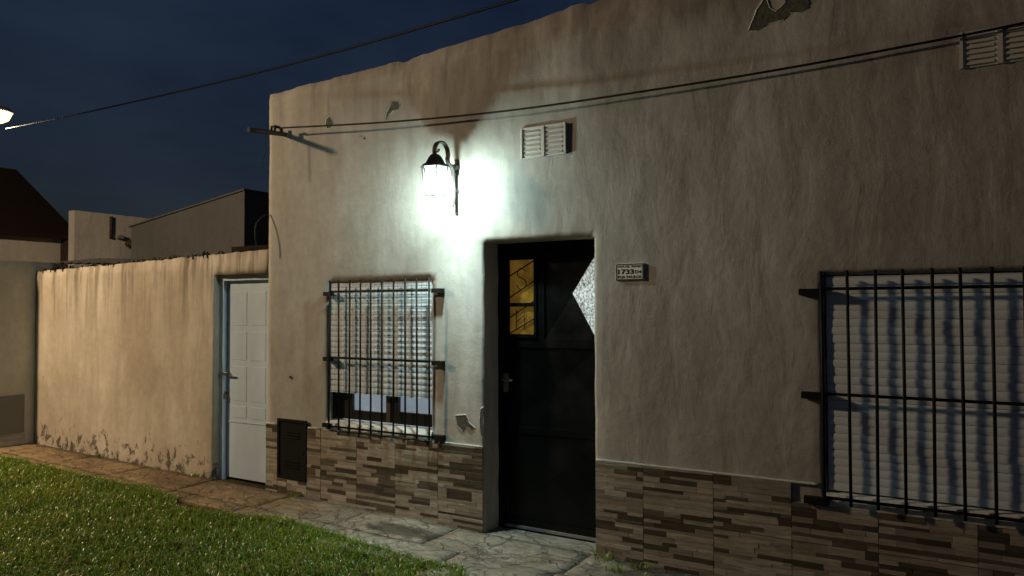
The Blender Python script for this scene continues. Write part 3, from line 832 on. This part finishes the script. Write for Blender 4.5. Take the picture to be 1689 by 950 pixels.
# ================================================================== wall lantern
LX, LY = -3.225, -0.29
lan = empty('wall_lantern', (LX, 0, 2.36))
tag(lan, 'lit black six-sided wall lantern with scrolled arm between left window and door', 'lantern')
LBOT, LRIM, RB, RT = 2.485, 2.700, 0.066, 0.098
def hexp(r, z, k, ph=rad(15)): 
    a = ph+k*math.pi/3; return Vector((LX+r*math.cos(a), LY+r*math.sin(a), z))
for k in range(6):
    MB().add([hexp(RB, LBOT+0.004, k), hexp(RB, LBOT+0.004, k+1), hexp(RT-0.004, LRIM-0.004, k+1), hexp(RT-0.004, LRIM-0.004, k)], [(0, 1, 2, 3)]).build('glass_pane', M['lantern_glass'], lan, fix=False)
    MB().tube([hexp(RB+0.004, LBOT-0.004, k), hexp(RT+0.003, LRIM, k)], 0.0042, 6).build('corner_bar', M['lantern_metal'], lan)
ringb = MB()
for k in range(6):
    ringb.tube([hexp(RB+0.004, LBOT, k), hexp(RB+0.004, LBOT, k+1)], 0.0042, 6)
ringb.build('bottom_ring', M['lantern_metal'], lan)
cap = MB()
prof = [(RT+0.014, -0.006), (RT+0.016, 0.004), (0.082, 0.018), (0.070, 0.040), (0.056, 0.064), (0.036, 0.086), (0.016, 0.096), (0.008, 0.104)]
cap.lathe(prof, (LX, LY, LRIM), 6, False, rad(15)).build('lantern_roof', M['lantern_metal'], lan)
MB().lathe([(0.004, 0), (0.012, 0.008), (0.013, 0.018), (0.005, 0.028)], (LX, LY, LRIM+0.100), 10).build('finial', M['lantern_metal'], lan)
# arm: out from the wall plate, up and over in a scroll, down on to the roof
ac = Vector((LX, LY+0.082, 2.815)); pts = []
for i in range(21):
    a = rad(205 - i*11.5) if False else rad(-35 + i*11.5)
    pts.append((LX, ac.y + 0.084*math.cos(a), ac.z + 0.084*math.sin(a)))
arm = [(LX, -0.055, 2.66), (LX, -0.062, 2.70), (LX, -0.085, 2.735), (LX, -0.125, 2.755)] + pts[1:]
MB().ribbon(arm, 0.034, 0.011).build('scroll_arm', M['lantern_metal'], lan)
curl = [(LX, LY+0.006, LRIM+0.118), (LX, LY+0.028, LRIM+0.112), (LX, LY+0.044, LRIM+0.125), (LX, LY+0.050, LRIM+0.140)]
MB().ribbon(curl, 0.018, 0.006).build('leaf_curl', M['lantern_metal'], lan)
MB().ribbon([(LX, -0.052, 2.67), (LX, -0.044, 2.60), (LX, -0.038, 2.52), (LX, -0.046, 2.47), (LX, -0.062, 2.425)], 0.020, 0.007).build('lower_arm', M['lantern_metal'], lan)
MB().box(LX-0.013, LX+0.013, -0.020, -0.001, 2.375, 2.80, ch=0.004).build('wall_plate', M['lantern_metal'], lan)
MB().tube([(LX, -0.018, 2.735), (LX, -0.075, 2.735)], [0.028, 0.018], 12).tube([(LX, -0.018, 2.555), (LX, -0.044, 2.555)], [0.022, 0.014], 12).build('boss', M['lantern_metal'], lan)
MB().tube([(LX, LY, LRIM+0.02), (LX, LY, LRIM-0.055)], 0.017, 10).build('lamp_holder', M['lantern_metal'], lan)
MB().lathe([(0.010, -0.046), (0.022, -0.034), (0.029, -0.014), (0.0295, 0.000)], (LX, LY, 2.600), 14).build('bulb', M['bulb'], lan)
MB().lathe([(0.030, 0.001), (0.027, 0.018), (0.018, 0.040)], (LX, LY, 2.600), 14).build('bulb_base', M['sign_white'], lan)
local(lan)

# ================================================================== cables on and over the house
def catmull(P_, n):
    P_ = [Vector(p) for p in P_]; out = []
    for i in range(len(P_)-1):
        p0, p1, p2, p3 = P_[max(i-1, 0)], P_[i], P_[i+1], P_[min(i+2, len(P_)-1)]
        for q in range(n):
            t_ = q/n
            out.append(0.5*((2*p1)+(p2-p0)*t_+(2*p0-5*p1+4*p2-p3)*t_*t_+(3*p1-p0-3*p2+p3)*t_**3))
    return out+[P_[-1]]
tag(MB().tube(catmull([(-5.02, -0.14, 3.245), (-3.84, -0.095, 3.152), (-2.69, -0.07, 3.094), (-1.54, -0.055, 3.083), (-0.796, -0.048, 3.088), (-0.159, -0.044, 3.107), (0.362, -0.042, 3.128), (2.2, -0.04, 3.22)], 8), 0.0075, 8).build('service_cable', M['rubber']),
    'black service cable strung across the house front above the lantern', 'cable')
br = empty('cable_bracket', (-5.1, 0, 3.25))
tag(br, 'rusty iron cable bracket jutting from the top left corner of the house', 'bracket')
MB().tube([(-5.10, 0.006, 3.225), (-5.10, -0.41, 3.185)], 0.021, 6).build('bracket_bar', M['rust'], br)
MB().tube([(-5.10, -0.13, 3.205), (-5.08, -0.135, 3.262)], 0.010, 8).lathe([(0.008, 0), (0.017, 0.006), (0.019, 0.018), (0.013, 0.026), (0.018, 0.034), (0.010, 0.044)], (-5.10, -0.05, 3.225), 10).build('insulator', M['rubber'], br)
MB().tube([(-5.10, -0.16, 3.22), (-5.10, -0.16, 3.262), (-5.06, -0.15, 3.262), (-5.02, -0.14, 3.247)], 0.012, 8).build('cable_clamp', M['rubber'], br)
local(br)
tag(MB().tube(catmull([(-5.10, -0.215, 3.20), (-5.11, -0.225, 3.12), (-5.10, -0.22, 3.04), (-5.125, -0.24, 2.95), (-5.13, -0.245, 2.89)], 5), 0.0045, 6).build('loose_wire', M['rubber']),
    'short loose wire dangling from the cable bracket', 'wire')
tag(MB().tube(catmull([(-5.315, -0.002, 2.52), (-5.33, -0.05, 2.50), (-5.35, -0.11, 2.42), (-5.34, -0.13, 2.30), (-5.32, -0.12, 2.20)], 6), 0.006, 6).build('loose_wire', M['rubber']),
    'loose black wire curling out of the house corner above the white door', 'wire')
tag(MB().tube(catmull([(-22.24, 5.65, 6.62), (-18.0, 4.45, 6.0), (-13.387, 3.291, 5.41), (-7.936, 2.243, 4.90), (-3.714, 1.731, 4.77), (-0.983, 1.304, 4.72), (4.0, 0.9, 4.9)], 8), 0.013, 6).build('overhead_cable', M['rubber']),
    'overhead cable running from the street lamp across the sky above the roof', 'cable')

# ================================================================== garden wall with the white side door
gw = empty('garden_wall', (-7.3, 0, 0))
tag(gw, 'weathered cream garden wall topped with broken glass, left of the house', 'wall')
def gtop(x):
    b = 2.105 + (x+9.32)*0.0245
    return b + 0.016*noise2(x*7, 0, 3)+0.014*noise2(x*19, 0, 3)
def gdisp(x, z): return 0.016+0.008*noise2(x*1.0, z*0.8, 4.1)+0.004*noise2(x*3.4, z*2.2, 6.7)+0.0015*noise2(x*9, z*6, 2)
GD = (-6.085, -5.335, -0.2, 1.985)
plaster_wall('wall', -9.325, -5.319, -0.2, gtop, [GD], 0.17, M['yard'], gw, dfun=gdisp, reveal=0.17)
MB().box(-9.31, -5.33, 0.03, 0.16, 2.02, 2.085).build('wall_core', M['yard'], gw)
rs = random.Random(11); shm = []
for q in range(7):
    r_ = random.Random(q); w_ = r_.uniform(0.012, 0.028); h_ = r_.uniform(0.02, 0.055)
    poly = [(-w_, -0.02), (w_, -0.02), (w_*r_.uniform(0.3, 1), h_*r_.uniform(0.3, 0.9)), (r_.uniform(-w_, w_)*0.6, h_), (-w_*r_.uniform(0.5, 1), h_*0.4)]
    me = MB().prism(poly, -0.003, 0.003).mesh('glass_shard'); me.materials.append(M['shard']); shm.append(me)
x_ = -9.28
while x_ < -5.36:
    o = inst('glass_shard', rs.choice(shm), gw, (x_, rs.uniform(0.03, 0.14), gtop(x_)-0.006)); o.rotation_euler = (rs.uniform(-0.5, 0.5), rs.uniform(-0.4, 0.4), rs.uniform(0, 3.1))
    x_ += rs.uniform(0.018, 0.075)
# side door
sd = MB(); a, b_, c, d = GD
sd.box(a+0.002, a+0.062, 0.075, 0.15, 0.0, d-0.002); sd.box(b_-0.062, b_-0.002, 0.075, 0.15, 0.0, d-0.002); sd.box(a+0.0625, b_-0.0625, 0.075, 0.15, d-0.055, d-0.002)
sd = sd.build('side_door', M['white_door'], gw)
leaf = MB(); x0, x1 = a+0.070, b_-0.066
leaf.box(x0, x1, 0.118, 0.145, gz(-5.7)+0.008, d-0.060)
leaf = leaf.build('door_leaf', M['white_door'], sd)
xm = (x0+x1)/2
for (p0, p1) in ((x0+0.075, xm-0.03), (xm+0.03, x1-0.075)):
    for (q0, q1) in ((1.50, 1.82), (1.17, 1.44), (0.78, 1.11), (0.62, 0.73)):
        b = MB().box(p0, p1, 0.1152, 0.1175, q0, q1, ch=0.002)
        b.build('door_panel', M['white_door'], sd)
MB().box(x0+0.02, x1-0.02, 0.112, 0.1175, 0.575, 0.585).build('door_bead', M['white_door'], sd)
MB().box(a+0.0625, a+0.0695, 0.128, 0.14, 0.03, d-0.056).build('gap_shade', M['dark_void'], sd)  # dark strip between frame and leaf, shade of the gap put in as colour
MB().tube([(x0+0.03, 0.118, 1.045), (x0+0.03, 0.07, 1.045)], 0.009, 8).tube([(x0-0.035, 0.068, 1.045), (x0+0.10, 0.068, 1.043)], 0.008, 8).build('handle', M['brass'], sd)
MB().tube([(x0-0.012, 0.118, 0.845), (x0-0.012, 0.09, 0.845)], 0.017, 10).box(x0-0.03, x0+0.006, 0.08, 0.092, 0.79, 0.84).build('padlock', M['brass'], sd)
local(gw)

# neighbour's pier at the far end of the garden wall
bw = empty('boundary_wall', (-9.6, -0.4, 0))
tag(bw, 'grey rendered boundary pier with meter panel at the far left edge', 'wall')
b = MB(); n = 14
vs = []; fs = []
MB().box(-9.95, -9.326, -0.47, 0.02, -0.2, 2.225).box(-9.95, -9.335, 0.0205, 0.3, -0.2, 2.222).build('pier', M['pier'], bw)
MB().box(-9.3255, -9.312, -0.44, -0.092, 0.225, 0.665).build('meter_panel', M['meter_grey'], bw)
MB().box(-9.3255, -9.305, -0.46, -0.085, 0.155, 0.205).build('ledge', M['pale'], bw)
local(bw)
rsht = MB(); vs = []; n = 40
for i in range(n+1):
    x_ = -9.25+i*1.9/n; zz = 2.240-0.075*i/n + 0.007*math.cos(i*1.6)
    vs += [(x_, 0.19, zz-0.02), (x_, 0.75, zz+0.06)]
rsht.add(vs, [(2*i, 2*i+2, 2*i+3, 2*i+1) for i in range(n)], True)
rsht.add([(p[0], p[1], p[2]-0.012) for p in vs], [(2*i+1, 2*i+3, 2*i+2, 2*i) for i in range(n)], True)
tag(rsht.build('roof_sheet', M['bitumen'], fix=False), 'dark corrugated roofing sheet behind the left end of the garden wall', 'roofing sheet')
sp = empty('lean_to_shed', (-8.3, 0.5, 0))
tag(sp, 'dark lean-to frame under the roofing sheet behind the garden wall', 'shed')
MB().box(-9.2, -9.12, 0.62, 0.70, -0.1, 2.17).build('post', M['rust'], sp); MB().box(-7.5, -7.42, 0.62, 0.70, -0.1, 2.17).build('post', M['rust'], sp)
MB().box(-9.22, -7.40, 0.60, 0.72, 2.172, 2.20).build('beam', M['rust'], sp)
local(sp)

# ================================================================== neighbouring houses
n1 = empty('neighbour_house', (-17.5, 3.2, 0))
tag(n1, 'neighbouring house with dark steep roof and pale wall under the street lamp', 'house')
MB().box(-19.0, -16.0, -0.2, 3.83, -0.2, 3.20).build('wall', M['pale'], n1)
rf = MB()
e = [(-15.75, -0.6, 3.19), (-15.75, 4.12, 3.19), (-19.6, 4.12, 3.19), (-19.6, -0.6, 3.19)]
tp = [(-17.0, 0.3, 4.62), (-17.0, 3.44, 4.62), (-18.4, 3.44, 4.62), (-18.4, 0.3, 4.62)]
rf.add(e+tp, [(0, 1, 5, 4), (1, 2, 6, 5), (2, 3, 7, 6), (3, 0, 4, 7), (4, 5, 6, 7), (3, 2, 1, 0)])
rf = rf.build('roof', M['roof_dark'], n1)
MB().box(-15.78, -15.74, -0.6, 4.12, 3.10, 3.189).build('fascia', M['roof_dark'], rf)
MB().box(-16.02, -15.8, 3.85, 4.11, -0.2, 3.188).build('corner_post', M['rust'], n1)
local(n1)
n2 = empty('neighbour_house', (-15.5, 4.0, 0))
tag(n2, 'pale flat-roofed neighbouring house with a downpipe, between dark roof and sloping wall', 'house')
MB().box(-15.6, -14.0, 4.14, 9.0, -0.2, 3.50).box(-14.2, -14.0, 3.02, 4.1395, -0.2, 3.499).build('wall', M['pale'], n2)
MB().tube([(-13.97, 3.70, 3.45), (-13.97, 3.70, 3.02)], 0.03, 8).build('downpipe', M['rust'], n2)
MB().box(-13.99, -13.90, 3.80, 3.92, 3.03, 3.10).build('junction_box', M['meter_grey'], n2)
MB().lathe([(0.10, -0.06), (0.13, 0.0), (0.06, 0.09)], (-13.88, 4.07, 2.94), 10).build('wall_light', M['rust'], n2)
local(n2)
n3 = empty('neighbour_house', (-10.7, 5.0, 0))
tag(n3, 'pale neighbouring building with a roofline sloping up towards the house', 'house')
MB().prism([(-12.19, -0.2), (-9.29, -0.2), (-9.29, 3.466), (-12.19, 3.075)], 3.0, 9.0).build('wall', M['dimmed_pale'], n3)
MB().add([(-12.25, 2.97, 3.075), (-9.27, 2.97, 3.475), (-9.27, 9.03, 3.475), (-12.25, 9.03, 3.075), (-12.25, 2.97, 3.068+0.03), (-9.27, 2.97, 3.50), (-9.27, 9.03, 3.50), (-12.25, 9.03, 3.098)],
         [(3, 2, 1, 0), (4, 5, 6, 7), (0, 1, 5, 4), (1, 2, 6, 5), (2, 3, 7, 6), (3, 0, 4, 7)]).build('roof', M['dimmed_pale'], n3)
local(n3)
wt_ = empty('shed_roof', (-7.2, 2.2, 0))
tag(wt_, 'dark shed roof behind the garden wall next to the house corner', 'shed')
MB().box(-7.6, -6.6, 1.6, 3.0, -0.2, 2.36).build('wall', M['rust'], wt_)
MB().box(-7.7, -6.5, 1.5, 3.1, 2.361, 2.43).build('roof', M['roof_dark'], wt_)
local(wt_)

# ================================================================== street lamps
def street_lamp(head, foot, label, watts, lens_r, spot=None):
    root = empty('street_lamp', (foot[0], foot[1], foot[2]))
    tag(root, label, 'street lamp', 'street lamps')
    h = head[2]
    MB().tube([(foot[0], foot[1], foot[2]-0.3), (foot[0], foot[1], h-0.6), (foot[0], foot[1], h+0.15)], [0.085, 0.06, 0.05], 12).build('pole', M['steel'], root)
    d = Vector((head[0]-foot[0], head[1]-foot[1], 0)); L = d.length; d.normalize()
    p0 = Vector((foot[0], foot[1], h+0.1))
    MB().tube([p0, p0+d*L*0.5+Vector((0, 0, 0.22)), p0+d*(L-0.2)+Vector((0, 0, 0.16))], 0.028, 8).build('arm', M['steel'], root)
    MB().lathe([(lens_r*1.02, 0.0), (lens_r*1.1, 0.04), (lens_r*0.8, 0.13), (lens_r*0.3, 0.18)], (head[0], head[1], h), 16).build('housing', M['steel'], root)
    MB().lathe([(lens_r*0.35, -lens_r*0.8), (lens_r*0.75, -lens_r*0.55), (lens_r*0.98, -0.002)], (head[0], head[1], h), 16).build('lens', M['sodium'], root)
    local(root)
    ld = bpy.data.lights.new('sodium_light', 'POINT'); ld.energy = watts; ld.color = (1.0, 0.735, 0.44); ld.shadow_soft_size = lens_r
    lo = bpy.data.objects.new('sodium_light', ld); col.objects.link(lo); lo.parent = root
    lo.matrix_parent_inverse = Matrix.Translation(-root.location)
    lo.location = (head[0], head[1], h-lens_r-0.06)
    return root, lo
street_lamp((-22.3, 5.47, 7.03), (-23.6, 5.2, 0.1), 'sodium street lamp glowing beyond the neighbouring roof at far left', FAR_LAMP_W, 0.34)
street_lamp((-9.9, -3.7, 5.0), (-10.2, -5.8, 0.0), 'sodium street lamp standing at the kerb in front of the lawn', STREET_W, 0.20)

# ================================================================== grass
def edge_y(x):
    e = -0.60 + 0.05*noise2(x*2.3, 0, 2)+0.03*noise2(x*7, 0, 5)
    if -5.70 < x < -4.55: e -= 0.23*min(1, (x+5.70)/0.10)*min(1, max(0, (-4.55-x)/0.7))
    if x > -4.2: e -= 0.13*min(1, (x+4.2)/1.2)
    if x > -2.7: e -= (x+2.7)*0.9
    return e
rng = np.random.default_rng(5)
pts = []
def scatter(n, x0, x1, y0, y1):
    X = rng.uniform(x0, x1, n); Y = rng.uniform(y0, y1, n)
    for x_, y_ in zip(X, Y):
        ey = edge_y(x_)
        if y_ < ey + 0.03*rng.standard_normal(): pts.append((x_, y_))
scatter(62000, -10.2, -1.6, -2.7, -0.45)
scatter(16000, -10.2, -0.6, -4.6, -2.7)
for _ in range(5200):                       # thick fringe along the cement
    x_ = rng.uniform(-10.0, -2.0); pts.append((x_, edge_y(x_)-abs(rng.normal(0, 0.05))))
for cx_, cy_ in ((-2.0, -0.06), (-1.72, -0.10), (-1.45, -0.16), (-1.2, -0.08), (-1.85, -0.22), (-1.0, -0.2), (-1.6, -0.3), (-4.9, -0.03), (-6.3, -0.02), (-7.9, -0.02)):
    for _ in range(26): pts.append((cx_+rng.normal(0, 0.035), min(-0.012, cy_+rng.normal(0, 0.02))))
N = len(pts); P_ = np.array(pts)
tuft = np.array([noise2(x_*1.7, y_*1.7, 3) for x_, y_ in pts]); tuft2 = np.array([noise2(x_*5.5, y_*5.5, 9) for x_, y_ in pts])
dist_e = np.array([edge_y(x_)-y_ for x_, y_ in pts])
Hh = (0.036+0.026*rng.random(N))*(1.0+0.45*tuft+0.35*tuft2)*(1+0.35*np.exp(-np.clip(dist_e, 0, 9)/0.12))
ang = rng.uniform(0, 2*np.pi, N); lean = rng.uniform(0.3, 1.3, N); wd = rng.uniform(0.0026, 0.0052, N)
ca, sa = np.cos(ang), np.sin(ang)
base = np.stack([P_[:, 0], P_[:, 1], np.array([gz(x_) for x_ in P_[:, 0]])-0.024], 1)
side = np.stack([-sa, ca, np.zeros(N)], 1)*wd[:, None]
dirv = np.stack([ca, sa, np.zeros(N)], 1)
mid = base + dirv*(Hh*lean*0.28)[:, None] + np.array([0, 0, 1.0])*(Hh*0.62)[:, None]
tip = base + dirv*(Hh*lean*0.95)[:, None] + np.array([0, 0, 1.0])*(Hh*(1.05-0.32*lean))[:, None]
V = np.stack([base-side, base+side, mid-side*0.85, mid+side*0.85, tip], 1).reshape(-1, 3)
k = np.arange(N)*5
loops = np.stack([k, k+1, k+3, k+2, k+2, k+3, k+4], 1).reshape(-1)
starts = np.stack([np.arange(N)*7, np.arange(N)*7+4], 1).reshape(-1); tot = np.tile([4, 3], N)
me = bpy.data.meshes.new('grass'); me.vertices.add(len(V)); me.vertices.foreach_set('co', V.reshape(-1))
me.loops.add(len(loops)); me.loops.foreach_set('vertex_index', loops)
me.polygons.add(len(starts)); me.polygons.foreach_set('loop_start', starts); me.polygons.foreach_set('loop_total', tot)
me.update(calc_edges=True)
g0 = np.array([0.12, 0.26, 0.022]); g1_ = np.array([0.27, 0.36, 0.035]); g2_ = np.array([0.44, 0.38, 0.14])
u = np.clip(0.45+0.6*tuft+0.5*rng.standard_normal(N)*0.5, 0, 1)[:, None]
C = g0*(1-u)+g1_*u
dry = (rng.random(N) < np.clip(0.10+0.18*(tuft2 > 0.25), 0, 1))[:, None]
C = np.where(dry, g2_*rng.uniform(0.6, 1.1, (N, 1)), C)*rng.uniform(0.7, 1.25, (N, 1))
att = me.color_attributes.new('tone', 'FLOAT_COLOR', 'POINT')
att.data.foreach_set('color', np.repeat(np.concatenate([C, np.ones((N, 1))], 1), 5, axis=0).reshape(-1).astype(np.float32))
me.materials.append(M['grass'])
go = bpy.data.objects.new('grass', me); col.objects.link(go)
tag(go, 'short lawn grass growing between the pavement and the street', 'grass', kind='stuff')
